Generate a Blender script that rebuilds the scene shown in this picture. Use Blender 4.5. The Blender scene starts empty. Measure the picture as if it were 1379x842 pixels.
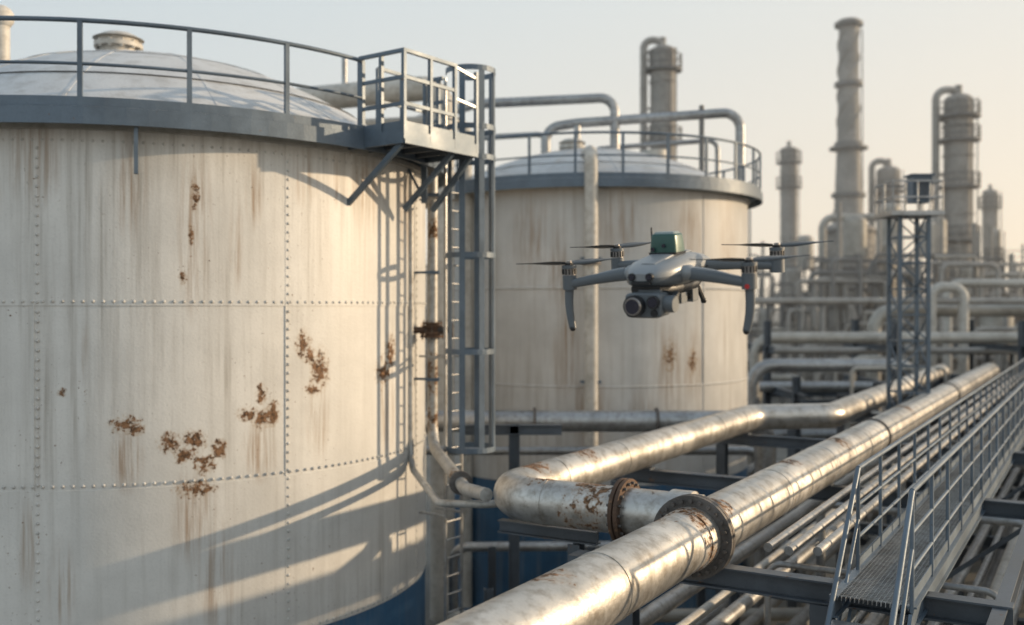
import bpy, math, random
from mathutils import Vector as V, Matrix
random.seed(7)
rad=math.radians
sc=bpy.context.scene

# ---------------------------------------------------------------- materials
def nt(mat):
    mat.use_nodes=True
    t=mat.node_tree
    return t,t.nodes,t.links,t.nodes['Principled BSDF']
def c4(c,k=1): return (min(1,c[0]*k),min(1,c[1]*k),min(1,c[2]*k),1)

def wmat(name,col,rough=.5,metal=0.,rust=.0,scale=2.,var=.15,bump=.15,patches=(),streak=0.,streakcol=(.16,.12,.08),rustcol=(.145,.078,.040),spec=.5,drips=(),fine=30.,specks=0.,grime=0.,wave=.02,n3scale=12.,halo_c=(.36,.245,.14),thr=.58,dripamt=.62):
    m=bpy.data.materials.new(name)
    t,N,L,P=nt(m)
    tc=N.new('ShaderNodeTexCoord'); co=tc.outputs['Object']
    def noise(sc_,det=6,ro=.6,vec=None):
        n=N.new('ShaderNodeTexNoise'); n.inputs['Scale'].default_value=sc_; n.inputs['Detail'].default_value=det; n.inputs['Roughness'].default_value=ro
        L.new(vec or co,n.inputs['Vector']); return n.outputs['Fac']
    def mr(val,a,b,c,d,smooth=False):
        n=N.new('ShaderNodeMapRange'); n.clamp=True
        if smooth: n.interpolation_type='SMOOTHSTEP'
        L.new(val,n.inputs['Value'])
        for i,x in zip(('From Min','From Max','To Min','To Max'),(a,b,c,d)): n.inputs[i].default_value=x
        return n.outputs['Result']
    def math_(op,a,b=None):
        n=N.new('ShaderNodeMath'); n.operation=op
        for i,x in enumerate((a,b)):
            if x is None: continue
            if isinstance(x,(int,float)): n.inputs[i].default_value=x
            else: L.new(x,n.inputs[i])
        return n.outputs[0]
    def mix(f,a,b):
        n=N.new('ShaderNodeMix'); n.data_type='RGBA'
        for i,x in ((0,f),(6,a),(7,b)):
            if isinstance(x,(int,float,tuple)): n.inputs[i].default_value=x
            else: L.new(x,n.inputs[i])
        return n.outputs[2]
    n1=noise(scale*.35,4,.65)
    base=mix(mr(n1,.35,.65,0,1),c4(col,1-var),c4(col,1+var*.6))
    nf=noise(fine,3,.6)
    base=mix(mr(nf,.52,.75,0,.3),base,c4(col,.65))
    if grime>0:
        ng=noise(scale*2.3,5,.7)
        base=mix(mr(ng,.46,.66,0,grime),base,(col[0]*.42,col[1]*.37,col[2]*.31,1))
    if streak>0:
        mp=N.new('ShaderNodeMapping'); mp.inputs['Scale'].default_value=(6,6,.28); L.new(co,mp.inputs['Vector'])
        s1=noise(1.,3,.65,mp.outputs[0])
        mp2=N.new('ShaderNodeMapping'); mp2.inputs['Scale'].default_value=(20,20,.45); L.new(co,mp2.inputs['Vector'])
        s2=noise(1.,3,.7,mp2.outputs[0])
        sm=math_('MULTIPLY',mr(s1,.44,.68,0,1),mr(s2,.35,.7,.15,1))
        big=noise(.45,2,.5)
        sm=math_('MULTIPLY',sm,mr(big,.38,.6,.25,1))
        base=mix(math_('MULTIPLY',sm,streak),base,c4(streakcol))
    ru=None
    def pmask(lst):
        out=None
        for (x,y,z,rx,rz) in lst:
            a=N.new('ShaderNodeVectorMath'); a.operation='SUBTRACT'; L.new(co,a.inputs[0]); a.inputs[1].default_value=(x,y,z)
            b=N.new('ShaderNodeVectorMath'); b.operation='MULTIPLY'; L.new(a.outputs[0],b.inputs[0]); b.inputs[1].default_value=(1/rx,1/rx,1/rz)
            c=N.new('ShaderNodeVectorMath'); c.operation='LENGTH'; L.new(b.outputs[0],c.inputs[0])
            d=mr(c.outputs['Value'],1.,.0,0,1)
            out=d if out is None else math_('MAXIMUM',out,d)
        return out
    if drips:
        mp3=N.new('ShaderNodeMapping'); mp3.inputs['Scale'].default_value=(19,19,.7); L.new(co,mp3.inputs['Vector'])
        s3=noise(1.,3,.65,mp3.outputs[0])
        dm=math_('MULTIPLY',mr(pmask(drips),0,.6,0,1),mr(s3,.42,.66,0,1))
        base=mix(math_('MULTIPLY',dm,dripamt),base,(.27,.17,.095,1))
    height=nf
    if rust>0 or patches:
        g=None; ru=None
        if rust>0:
            n2=noise(scale*1.7,6,.72); th=.5+.32*(1-rust)
            g=mr(n2,th,th+.05,0,1)
        if patches:
            n3=noise(n3scale,5,.74)
            pm=pmask(patches)
            n3s=math_('MULTIPLY',math_('SUBTRACT',n3,.5),3.6)
            pv=math_('ADD',n3s,math_('MULTIPLY',pm,1.1))
            halo=mr(pv,.1,.7,0,.65)
            halo=math_('MULTIPLY',halo,mr(pm,0,.3,0,1))
            base=mix(halo,base,c4(halo_c))
            pv=math_('MULTIPLY',mr(pv,thr,thr+.1,0,1),mr(pm,.0,.08,0,1))
            ru=math_('MAXIMUM',g,pv) if g is not None else pv
        else: ru=g
        if specks>0:
            n5=noise(24.,2,.6); n6=noise(.9,2,.5)
            sp=math_('MULTIPLY',mr(n5,.78-specks,.82-specks,0,1),mr(n6,.48,.56,0,1))
            ru=math_('MAXIMUM',ru,sp)
        n4=noise(19.,4,.75)
        rc=mix(mr(n4,.38,.62,0,1),c4(rustcol,.22),c4(rustcol,1.8))
        base=mix(ru,base,rc)
        L.new(math_('ADD',math_('MULTIPLY',ru,.85-rough),mr(n1,.3,.7,rough-.07,rough+.1)),P.inputs['Roughness'])
        if metal>0:
            mk=math_('MAXIMUM',ru,halo) if patches else ru
            L.new(math_('MULTIPLY',math_('SUBTRACT',1.,mk),metal),P.inputs['Metallic'])
        if patches: height=math_('ADD',math_('MULTIPLY',nf,.4),math_('MULTIPLY',math_('MULTIPLY',ru,n4),2.6))
    else:
        L.new(mr(n1,.3,.7,rough-.07,rough+.1),P.inputs['Roughness'])
        P.inputs['Metallic'].default_value=metal
    L.new(base,P.inputs['Base Color'])
    P.inputs['Specular IOR Level'].default_value=spec
    if bump>0:
        hh=math_('MULTIPLY',height,.02)
        if wave>0:
            wv=noise(1.1,1,.5); hh=math_('ADD',hh,math_('MULTIPLY',wv,wave))
        bp=N.new('ShaderNodeBump'); bp.inputs['Strength'].default_value=min(1,bump); bp.inputs['Distance'].default_value=1.
        L.new(hh,bp.inputs['Height']); L.new(bp.outputs[0],P.inputs['Normal'])
    return m

# ---------------------------------------------------------------- mesh builder
def frame(ax,up=None):
    ax=ax.normalized()
    up=up or (V((0,0,1)) if abs(ax.z)<.95 else V((1,0,0)))
    u=up.cross(ax).normalized(); w=ax.cross(u).normalized()
    return ax,u,w
class Bd:
    def __init__(s): s.v=[];s.f=[];s.m=[];s.s=[];s.mats=[]
    def mi(s,mat):
        if mat not in s.mats: s.mats.append(mat)
        return s.mats.index(mat)
    def add(s,vs,fs,mat,smooth=False):
        o=len(s.v); s.v+= [tuple(x) for x in vs]; k=s.mi(mat)
        for f in fs:
            s.f.append([i+o for i in f]); s.m.append(k); s.s.append(smooth)
    def rings(s,rings,mat,smooth=True,closed=True,caps=True):
        n=len(rings[0]); vs=[p for r in rings for p in r]; fs=[]
        for i in range(len(rings)-1):
            for j in range(n if closed else n-1):
                a=i*n+j; b=i*n+(j+1)%n
                fs.append((a,b,b+n,a+n))
        s.add(vs,fs,mat,smooth)
        if caps and closed:
            s.add(rings[0],[tuple(range(n))[::-1]],mat); s.add(rings[-1],[tuple(range(n))],mat)
    def cyl(s,p0,p1,r,mat,r2=None,seg=12,caps=True,smooth=True):
        p0=V(p0);p1=V(p1); ax,u,w=frame(p1-p0); r2=r if r2 is None else r2
        R=[[p+(u*math.cos(2*math.pi*k/seg)+w*math.sin(2*math.pi*k/seg))*q for k in range(seg)] for p,q in((p0,r),(p1,r2))]
        s.rings(R,mat,smooth,caps=caps)
    def tube(s,pts,r,mat,seg=12,caps=True,closed=False):
        pts=[V(p) for p in pts]; n=len(pts); R=[]; u=None
        for i,p in enumerate(pts):
            if closed: d=(pts[(i+1)%n]-pts[i-1])
            else: d=(pts[min(i+1,n-1)]-pts[max(i-1,0)])
            d.normalize()
            if u is None: _,u,_w=frame(d)
            u=(u-d*u.dot(d)).normalized(); w=d.cross(u)
            R.append([p+(u*math.cos(2*math.pi*k/seg)+w*math.sin(2*math.pi*k/seg))*r for k in range(seg)])
        if closed: R.append(R[0]); caps=False
        s.rings(R,mat,True,caps=caps)
    def box(s,c,size,mat,x=(1,0,0),y=(0,1,0),z=(0,0,1)):
        c=V(c);x=V(x)*size[0]/2;y=V(y)*size[1]/2;z=V(z)*size[2]/2
        vs=[c+x*a+y*b+z*d for a in(-1,1) for b in(-1,1) for d in(-1,1)]
        s.add(vs,[(0,1,3,2),(4,6,7,5),(0,4,5,1),(2,3,7,6),(0,2,6,4),(1,5,7,3)],mat)
    def beam(s,p0,p1,w,h,mat,up=None):
        p0=V(p0);p1=V(p1); ax,u,v=frame(p1-p0,up)
        s.box((p0+p1)/2,((p1-p0).length,w,h),mat,ax,u,v)
    def ibeam(s,p0,p1,w,h,mat,t=.018):
        p0=V(p0);p1=V(p1); ax,u,v=frame(p1-p0); c=(p0+p1)/2; l=(p1-p0).length
        s.box(c,(l,t,h-2*t-.004),mat,ax,u,v)
        s.box(c+v*(h/2-t/2),(l,w,t),mat,ax,u,v); s.box(c-v*(h/2-t/2),(l,w,t),mat,ax,u,v)
    def lathe(s,prof,c,mat,seg=96,smooth=False,a0=0,a1=2*math.pi):
        full=abs(a1-a0-2*math.pi)<1e-5
        n=seg if full else seg+1
        R=[]
        for (r,z) in prof:
            R.append([(c[0]+r*math.sin(a0+(a1-a0)*k/seg),c[1]-r*math.cos(a0+(a1-a0)*k/seg),z) for k in range(n)])
        s.rings(R,mat,smooth,closed=full,caps=False)
    def ball(s,c,r,mat,seg=12,sq=(1,1,1)):
        R=[]
        for i in range(1,seg//2):
            a=math.pi*i/(seg//2)-math.pi/2
            R.append([(c[0]+r*sq[0]*math.cos(a)*math.cos(2*math.pi*k/seg),c[1]+r*sq[1]*math.cos(a)*math.sin(2*math.pi*k/seg),c[2]+r*sq[2]*math.sin(a)) for k in range(seg)])
        s.rings(R,mat,True)
    def rivet(s,p,nrm,r,mat):
        ax,u,w=frame(V(nrm)); p=V(p); R=[]
        for (q,h) in ((1,0),(.8,.4),(.35,.62)):
            R.append([p+ax*h*r+(u*math.cos(k*math.pi/4)+w*math.sin(k*math.pi/4))*q*r for k in range(8)])
        s.rings(R,mat,True)
    def flange(s,c,ax,r,th,mat,bolts=12,boltm=None,gap=.02,inner=None):
        c=V(c); ax,u,w=frame(V(ax))
        for sg in(-1,1):
            s.cyl(c+ax*sg*gap/2,c+ax*sg*(gap/2+th),r,mat,seg=40)
        for k in range(bolts):
            a=2*math.pi*k/bolts; o=(u*math.cos(a)+w*math.sin(a))*r*.87
            s.cyl(c+o-ax*(th+.045),c+o+ax*(th+.045),max(.006,r*.05),boltm or mat,seg=6,smooth=False)
    def obj(s,name,parent=None,bevel=0,M=None):
        me=bpy.data.meshes.new(name); me.from_pydata(s.v,[],s.f)
        for m in s.mats: me.materials.append(m)
        me.polygons.foreach_set('material_index',s.m); me.polygons.foreach_set('use_smooth',s.s)
        me.update()
        o=bpy.data.objects.new(name,me); sc.collection.objects.link(o)
        if parent: o.parent=parent
        if M: o.matrix_world=M
        if bevel:
            b=o.modifiers.new('bev','BEVEL'); b.width=bevel; b.segments=2; b.limit_method='ANGLE'
        return o
def empty(name,loc=(0,0,0)):
    e=bpy.data.objects.new(name,None); e.location=loc; sc.collection.objects.link(e); return e
def fillet(pts,r,n=8):
    pts=[V(p) for p in pts]; out=[pts[0]]
    for i in range(1,len(pts)-1):
        d1=(pts[i]-pts[i-1]); d2=(pts[i+1]-pts[i]); l=min(d1.length,d2.length); d1.normalize(); d2.normalize()
        a=math.acos(max(-1,min(1,d1.dot(d2))))
        if a<.02: out.append(pts[i]); continue
        rr=min(r,.49*l/math.tan(a/2)); t=rr*math.tan(a/2)
        st=pts[i]-d1*t; nr=(d2-d1*d1.dot(d2)).normalized(); ce=st+nr*rr
        for k in range(n+1):
            b=a*k/n; out.append(ce-nr*rr*math.cos(b)+d1*rr*math.sin(b))
    out.append(pts[-1]); return out

# ---------------------------------------------------------------- palette
def tp(cx,cy,R,deg,z): a=rad(deg); return V((cx+R*math.sin(a),cy-R*math.cos(a),z))
T1=(-6.45,17.78); R1=4.88
def t1(deg,z,R=R1): return tp(T1[0],T1[1],R,deg,z)
p1=[(16.2,6.46,.27,.17),(17.6,6.4,.17,.12),(22.8,6.2,.22,.2),(26.3,6.2,.24,.24),(24.6,6.02,.18,.18),(28,5.9,.2,.2),(30.3,6.07,.16,.18),(26.5,5.56,.36,.15),(35.,6.52,.22,.17),(37.4,6.45,.24,.2),(39.3,6.5,.16,.26),(37.2,6.8,.12,.2),
    (45.,7.48,.19,.28),(46.3,7.3,.15,.2),(48.3,7.1,.24,.40),(46.8,6.83,.18,.16),(65,6.98,.3,.34),(67.5,7.3,.24,.38),(26.5,9.5,.08,.3),(26,9.0,.06,.2),(24.5,8.4,.09,.12),(88,7.6,.5,.25),(7,6.9,.08,.08)]
P1=[(*t1(d,z),a,b) for d,z,a,b in p1]
D1=[(*t1(d,z),a,b) for d,z,a,b in [(17,9.7,.3,.9),(26.5,9.1,.28,1.4),(3,9.9,.4,.7),(26.5,5.2,.35,.8),(48,6.4,.25,.7),(66,6.3,.3,.8),(16.5,6.0,.25,.5),(37,6.0,.3,.5),(60,9.8,.5,.7),(75,9.7,.5,1.),(30,4.3,.3,.9),(33,8.9,.12,.8),(-5,9.3,.3,1.),(45,9.9,.3,.5),(7,4.4,.2,.7),(2,4.9,.15,.7),(36,9.6,.15,.6),(52,9.9,.2,.5),(10,7.4,.1,.5)]]
m_t1=wmat('tank_paint_weathered',(.64,.625,.595),.45,0,0,1.3,.14,.35,patches=P1,drips=D1,streak=.78,specks=.08,streakcol=(.25,.22,.18),wave=.006,dripamt=.72)
T2=(2.28,29.); R2=4.45
def t2(deg,z,R=R2): return tp(T2[0],T2[1],R,deg,z)
P2=[(*t2(d,z),a,b) for d,z,a,b in [(22,6.8,.24,.55),(31,6.65,.2,.45)]]
D2=[(*t2(d,z),a,b) for d,z,a,b in [(22,6.6,.5,1.3),(31,6.5,.4,1.1),(-12,6.9,.45,1.5),(-24,9.8,.7,1.4),(5,10.2,.7,1.),(50,9.8,.6,1.3),(-5,5.5,.6,1.1),(12,5.2,.5,.9),(30,9.9,.6,.9),(-14,8.9,.4,1.4)]]
m_t2=wmat('tank_paint_faded',(.56,.545,.52),.5,0,0,1.3,.16,.25,patches=P2,drips=D2,streak=.85,streakcol=(.26,.21,.16),wave=.006,thr=.66,dripamt=.75)
m_blue=wmat('blue_band_paint',(.035,.11,.21),.5,0,0,1.5,.3,.2,streak=.5,streakcol=(.25,.25,.24),wave=0)
m_roof=wmat('roof_paint',(.54,.55,.56),.5,0,0,1.2,.12,.2,wave=.004,grime=.4)
m_steel=wmat('bluegrey_steel',(.115,.15,.19),.45,.2,.5,4,.25,.12,wave=0)
m_steeld=wmat('dark_structural_steel',(.09,.105,.125),.5,.2,.55,3,.3,.15,wave=0)
m_galv=wmat('galvanised_steel',(.40,.405,.41),.40,.7,0,4,.25,.0,grime=.55)
m_rust=wmat('rusted_iron',(.12,.07,.045),.8,.1,.75,6,.4,.5,wave=0)
m_rustl=wmat('flange_iron',(.13,.118,.11),.6,.4,.65,7,.4,.4,wave=0)
m_cream=wmat('cream_pipe_paint',(.54,.51,.46),.5,0,.4,3,.2,.1,wave=0,grime=.45)
m_bg=wmat('distant_steel_weathered_hazed',(.38,.355,.325),.6,.1,0,1.2,.25,.0,grime=.4)  # weathered steel, base colour kept pale to paint in distance haze
m_bg2=wmat('distant_steel_dark_hazed',(.22,.21,.20),.6,.1,0,1.,.25,.0)  # dark steel lifted in colour, low contrast standing in for haze
m_bg3=wmat('distant_insulation_hazed',(.47,.445,.40),.5,.3,0,1.,.2,.0,grime=.4)  # insulation, haze paleness put into the base colour
m_riv=wmat('rivet_paint',(.52,.505,.475),.45,0,0,9,.25,.0)

# ---------------------------------------------------------------- world axes of the pipe rack
O=V((1.9,10.2,0)); DD=V((.5101,.8602,0)); NN=V((.8602,-.5101,0))
def Lp(s,n,z): return O+DD*s+NN*n+V((0,0,z))

# ---------------------------------------------------------------- tanks
def tank(name,c,R,zs,zblue,mwall,vseams,posts,railgap=None,domeh=1.85,rivets=True,rseg=128):
    e=empty(name,(0,0,0)); ztop=zs[-1]
    b=Bd()
    lv=[0.02,zblue]+[z for z in zs if z>zblue+.01]
    for i in range(len(lv)-1):
        rr=R+(.010 if i%2 else 0)
        mt=m_blue if i==0 else mwall
        b.lathe([(rr,lv[i]),(rr,lv[i+1])],c,mt,rseg,True)
        b.lathe([(rr+.0,lv[i+1]),(R-.01,lv[i+1]+.001)],c,mt,rseg)
        b.lathe([(R-.01,lv[i]+.0005),(rr,lv[i])],c,mt,rseg)
    b.obj('shell',e)
    b=Bd()
    b.lathe([(R+.016,ztop-.1),(R+.075,ztop-.1),(R+.075,ztop-.02),(R+.016,ztop-.02)],c,m_cream,rseg)
    b.lathe([(R-.02,ztop+.04),(R+.42,ztop+.13),(R+.42,ztop-.09),(R+.39,ztop-.09),(R+.39,ztop+.08),(R-.02,ztop)],c,m_steel,rseg)
    b.obj('walkway_ring',e)
    b=Bd()
    prof=[]
    for i in range(20):
        r=R*(1-i/20); prof.append((max(r,.02),ztop+.12+domeh*(1-(r/R)**2)))
    b.lathe(prof,c,m_roof,rseg,True)
    for k in range(14):
        a=2*math.pi*k/14+.1
        pts=[(c[0]+r*math.sin(a),c[1]-r*math.cos(a),z+.002) for r,z in prof[::2]]
        for q,w in zip(pts,pts[1:]): b.beam(q,w,.05,.012,m_roof)
    for r0 in (.45,.75):
        r=R*r0; z=ztop+.12+domeh*(1-r0**2); b.lathe([(r-.04,z+.022),(r+.04,z+.004)],c,m_roof,rseg,True)
    b.obj('dome_roof',e)
    if rivets:
        b=Bd(); rv=.024
        st=math.degrees(.125/R)
        for z in zs:
            dz=.055 if z<ztop else -.24
            a=-75.
            while a<110:
                p=tp(c[0],c[1],R+(.010 if z<ztop-.1 else .004),a,z+dz); nr=p-V((c[0],c[1],p.z)); b.rivet(p,nr,rv,m_riv); a+=st
        for va in vseams:
            z=zblue+.1
            while z<ztop-.25:
                p=tp(c[0],c[1],R+.010,va+.5,z); nr=p-V((c[0],c[1],p.z)); b.rivet(p,nr,rv,m_riv)
                z+=.125
        b.obj('rivets',e)
        b=Bd()
        for va in vseams:
            p=tp(c[0],c[1],R+.006,va,0); nr=(p-V((c[0],c[1],0))).normalized(); tg=V((-nr.y,nr.x,0))
            b.box((p.x,p.y,(zblue+ztop)/2),(.014,.008,ztop-zblue-.02),mwall,nr,tg)
        b.obj('vertical_seams',e)
    b=Bd(); Rr=R+.32; zt=ztop+1.23
    g0,g1=railgap if railgap else (400,400)
    for a in posts:
        if g0+.5<a<g1-.5: continue
        p=tp(c[0],c[1],R+.35,a,0); nr=(p-V((c[0],c[1],0))).normalized(); tg=V((-nr.y,nr.x,0))
        b.box((p.x,p.y,(ztop-.05+zt)/2),(.055,.06,zt-ztop+.05),m_steel,nr,tg)
    s0,s1=(g1-360,g0) if railgap else (-180,180)
    n=120
    for z,r in((zt,.032),(ztop+.68,.022)):
        b.tube([tp(c[0],c[1],R+.35,s0+(s1-s0)*k/n,z) for k in range(n+1)],r,m_steel,8,caps=True)
    b.lathe([(R+.38,ztop+.14),(R+.38,ztop+.26),(R+.37,ztop+.26),(R+.37,ztop+.14)],c,m_steel,96,False,rad(s0),rad(s1))
    b.obj('guard_rail',e)
    return e
posts1=[10.7+14.5*k for k in range(-12,13)]
tank1=tank('storage_tank',T1,R1,[3.35,5.62,8.03,10.42],3.35,m_t1,[-35.5,3,41.5,80],posts1,(54.2,92))
tank2=tank('storage_tank',T2,R2,[3.6,6.05,8.5,11.04],3.6,m_t2,[-40,-2,36,74],[5+360/26*k for k in range(26)],None,1.4,rivets=False)
b=Bd()
for z in (6.05,8.5): b.lathe([(R2+.014,z-.03),(R2+.03,z),(R2+.014,z+.03)],T2,m_t2,96)
for a in (-2,36):
    p=t2(a,0,R2+.012); nr=(p-V((T2[0],T2[1],0))).normalized(); b.box((p.x,p.y,7.3),(.02,.06,7.2),m_t2,nr,V((-nr.y,nr.x,0)))
b.obj('seam_straps',tank2)
def vent(b,x,y,z,r,h,m):
    b.cyl((x,y,z-.4),(x,y,z+h*.45),r*.72,m,seg=24)
    b.cyl((x,y,z+h*.45),(x,y,z+h*.62),r*.95,m,seg=24)
    b.cyl((x,y,z+h*.62),(x,y,z+h*.8),r*.8,m,seg=24)
    b.cyl((x,y,z+h*.8),(x,y,z+h),r,m,r2=r*.6,seg=24)
    for k in range(12):
        a=k*math.pi/6; b.box((x+r*.86*math.cos(a),y+r*.86*math.sin(a),z+h*.53),(.05,.05,h*.3),m)
b=Bd(); vent(b,-6.75,17.1,12.25,.42,.44,m_cream)
b.cyl((-8.35,16.3,11.5),(-8.35,16.3,12.75),.13,m_cream,seg=16); b.ball((-8.35,16.3,12.75),.2,m_cream,16)
b.obj('roof_vents',tank1)
b=Bd(); vent(b,1.75,29,12.4,.4,.5,m_cream); b.cyl((1.9,29,12.3),(1.9,29,13.3),.1,m_galv)
b.cyl((4.,27.9,12.0),(4.,27.9,12.4),.35,m_cream,seg=20)
b.obj('roof_vents',tank2)
b=Bd()
for a in (18,-20,75):
    p=t1(a,10.0,R1+.3); nr=(p-V((T1[0],T1[1],p.z))).normalized(); tg=V((-nr.y,nr.x,0))
    b.box((p.x,p.y,10.03),(.1,.05,.6),m_steel,nr,tg)
    b.beam(t1(a,9.78,R1+.3),t1(a,10.3,R1+.02),.03,.04,m_steel)
b.obj('walkway_brackets',tank1)

# ---------------------------------------------------------------- platform + caged ladder on tank 1
rr=V((.811,-.585,0)); tt=V((.585,.811,0)); A0=V((-2.25,14.75,0))
def Q(r,t,z): return A0+rr*r+tt*t+V((0,0,z))
b=Bd(); zd=10.52
b.box(Q(.3,.85,zd-.02),(1.15,1.7,.03),m_steeld,rr,tt)
nb=26
for k in range(nb): b.box(Q(-.27+1.14*k/(nb-1),.85,zd+.012),(.006,1.68,.03),m_galv,rr,tt)
for (a,c_) in (((.87,0),(.87,1.7)),((-.25,0),(.87,0)),((-.25,1.7),(.87,1.7))):
    b.beam(Q(*a,zd-.06),Q(*c_,zd-.06),.05,.2,m_steel)
for t_ in (.45,.9,1.3): b.beam(Q(-.25,t_,zd-.09),Q(.85,t_,zd-.09),.05,.1,m_steeld)
b.beam(Q(.78,.05,zd-.15),Q(-.3,.05,zd-.95),.06,.08,m_steel)
b.beam(Q(.78,1.2,zd-.15),Q(-.2,1.2,zd-.95),.06,.08,m_steel)
b.beam(Q(.78,1.65,zd-.15),Q(-.0,1.65,zd-.95),.06,.08,m_steel)
zt=11.69
def post(r,t,z0=zd-.1,z1=zt): b.box(Q(r,t,(z0+z1)/2),(.055,.055,z1-z0),m_steel,rr,tt)
for (r,t) in ((.0,.0),(.87,0),(.43,0),(.87,.58),(.87,1.15),(.87,1.68),(.1,1.68)): post(r,t)
for z,w in ((zt,.06),(zt-.38,.04),(zt-.76,.04)):
    b.beam(Q(0,0,z),Q(.9,0,z),w,.05,m_steel); b.beam(Q(.87,0,z),Q(.87,1.18,z),w,.05,m_steel)
    b.beam(Q(-.1,1.68,z),Q(.2,1.68,z),w,.05,m_steel)
for a in ((0,0,.87,0),(.87,0,.87,1.7)):
    b.beam(Q(a[0],a[1],zd+.1),Q(a[2],a[3],zd+.1),.012,.13,m_steel)
b.beam(Q(-.2,.6,zt),Q(-.2,1.7,zt),.05,.05,m_steel)
b.beam(Q(-.2,.6,zt-.5),Q(-.2,1.7,zt-.5),.04,.04,m_steel)
for t_ in (.6,1.15,1.7): post(-.2,t_)
b.beam(Q(.87,1.18,zt-.02),Q(.87,1.66,zt-.1),.035,.035,m_galv); b.beam(Q(.87,1.18,zt-.5),Q(.87,1.66,zt-.55),.035,.035,m_galv)
b.obj('ladder_platform',tank1)
b=Bd(); cc=Q(.43,2.1,0)
for sg in (-1,1):
    p=cc-rr*.36+tt*.21*sg
    b.box((p.x,p.y,5.8),(.05,.022,11.9),m_galv,rr,tt)
z=.3
while z<11.7:
    p=cc-rr*.36; b.cyl(p-tt*.21+V((0,0,z)),p+tt*.21+V((0,0,z)),.014,m_galv,seg=6); z+=.3
def hoop(z,R=.40):
    pts=[]
    for k in range(25):
        a=rad(-148+296*k/24); pts.append(cc+(rr*math.cos(a)+tt*math.sin(a))*R+V((0,0,z)))
    for p,q in zip(pts,pts[1:]): b.beam(p,q,.014,.085,m_steel)
for z in (11.83,10.42,8.85,7.3,5.72,): hoop(z)
hoop(10.9)
for a in (-110,-72,-25,22,70,112):
    p=cc+(rr*math.cos(rad(a))+tt*math.sin(rad(a)))*.39
    rd=(rr*math.cos(rad(a))+tt*math.sin(rad(a)))
    b.box((p.x,p.y,(5.7+11.86)/2 if abs(a)<100 else 8.1),(.018,.095,6.16 if abs(a)<100 else 4.8),m_steel,rd,V((-rd.y,rd.x,0)))
for z in (9.8,7.2,4.6,2.):
    for sg in(-1,1):
        p=cc-rr*.36+tt*.21*sg; q=p-rr*.55; b.beam((p.x,p.y,z),(q.x,q.y,z),.05,.03,m_galv)
b.obj('caged_ladder',tank1)
# ---------------------------------------------------------------- vertical risers
b=Bd()
m_riser=wmat('riser_pipe_metal',(.44,.43,.41),.45,.4,0,4,.25,.2,patches=[(-1.34,16.8,6.9,.3,.5),(-1.34,16.8,6.1,.22,.4),(-1.3,16.7,9.3,.22,.3),(-.8,13.9,5.6,.4,.4)],wave=0,grime=.6)
pa=fillet([(-1.34,16.8,10.9),(-1.34,16.8,5.68),(-.62,13.2,5.6),(-.32,12.45,5.66)],.45,10)
b.tube(pa,.088,m_riser,16)
pb=fillet([(-1.69,16.6,10.3),(-1.69,16.6,5.35),(-1.0,13.6,5.33),(-.2,12.9,5.45),(.3,13.2,5.5)],.4,10)
b.tube(pb,.052,m_riser,12)
b.flange((-1.34,16.8,7.55),(0,0,1),.21,.035,m_rust,10,m_rustl)
b.flange((-1.34,16.8,7.72),(0,0,1),.17,.03,m_rust,8,m_rustl)
b.cyl((-1.34,16.8,7.5),(-1.34,16.8,7.75),.12,m_rust,seg=16)
b.cyl((-1.34,16.8,7.63),(-1.72,16.62,7.63),.055,m_rust,seg=12); b.cyl((-1.34,16.8,7.63),(-1.0,16.7,7.63),.05,m_rustl,seg=12)
b.tube([(-1.0+.0,16.7+.12*math.cos(k*math.pi/6),7.63+.12*math.sin(k*math.pi/6)) for k in range(12)],.014,m_rustl,6,closed=True)
for z in (9.9,8.6,6.8):
    b.box((-1.34,16.8,z),(.24,.24,.05),m_steel); b.beam((-1.34,16.8,z),(-1.9,16.9,z),.04,.04,m_steel)
b.flange((-.70,13.6,5.61),(-.72+1.34,13.2-16.8,-.08),.16,.03,m_rustl,8)
b.obj('riser_pipe')

# ---------------------------------------------------------------- main pipelines
ZA=5.68
mA=wmat('pipe_a_metal',(.57,.55,.52),.39,.8,0,2.4,.25,.3,patches=[(*Lp(-.38,-.1,ZA+.15),.36,.55),(*Lp(-.40,.1,ZA),.32,.6),(*Lp(-.85,-.2,ZA+.15),.4,.3),(*Lp(-.65,-.25,ZA-.1),.4,.3),(*Lp(.3,0,ZA+.2),.35,.4),(*Lp(-3.1,-.1,ZA+.25),.3,.2),(*Lp(-2.2,-.25,ZA+.1),.35,.2),(*Lp(3.4,-.1,ZA+.25),.35,.2),(*Lp(6,0,ZA+.2),.35,.3),(*Lp(12,0,ZA+.2),.4,.3)],wave=.012,grime=.7,n3scale=9,thr=.54,halo_c=(.33,.21,.12))
mB=wmat('pipe_b_metal',(.55,.53,.50),.39,.8,0,2.6,.25,.3,patches=[(*Lp(.7,-1.45,ZA+.1),.45,.5),(*Lp(.7,-1.7,ZA-.1),.38,.35),(*Lp(.9,-.8,ZA+.1),.4,.4),(*Lp(.75,-2.2,ZA+.25),.28,.2),(*Lp(1.6,-2.9,ZA+.27),.4,.2),(*Lp(3,-2.9,ZA+.2),.4,.3),(*Lp(1.9,-3.1,ZA),.3,.3)],wave=.012,grime=.7,n3scale=9,thr=.55,halo_c=(.33,.21,.12))
b=Bd(); ra=.30
b.tube(fillet([Lp(-8,0,ZA),Lp(31.5,0,ZA),Lp(32.6,0,1.)],.8,10),ra,mA,40)
s=-7.2
while s<31:
    if abs(s+.2)>.6: b.cyl(Lp(s-.03,0,ZA),Lp(s+.03,0,ZA),ra+.006,mA,seg=40)
    s+=2.45
b.flange(Lp(-.12,0,ZA),DD,.425,.05,m_rustl,24,m_rustl,gap=.015)
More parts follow.
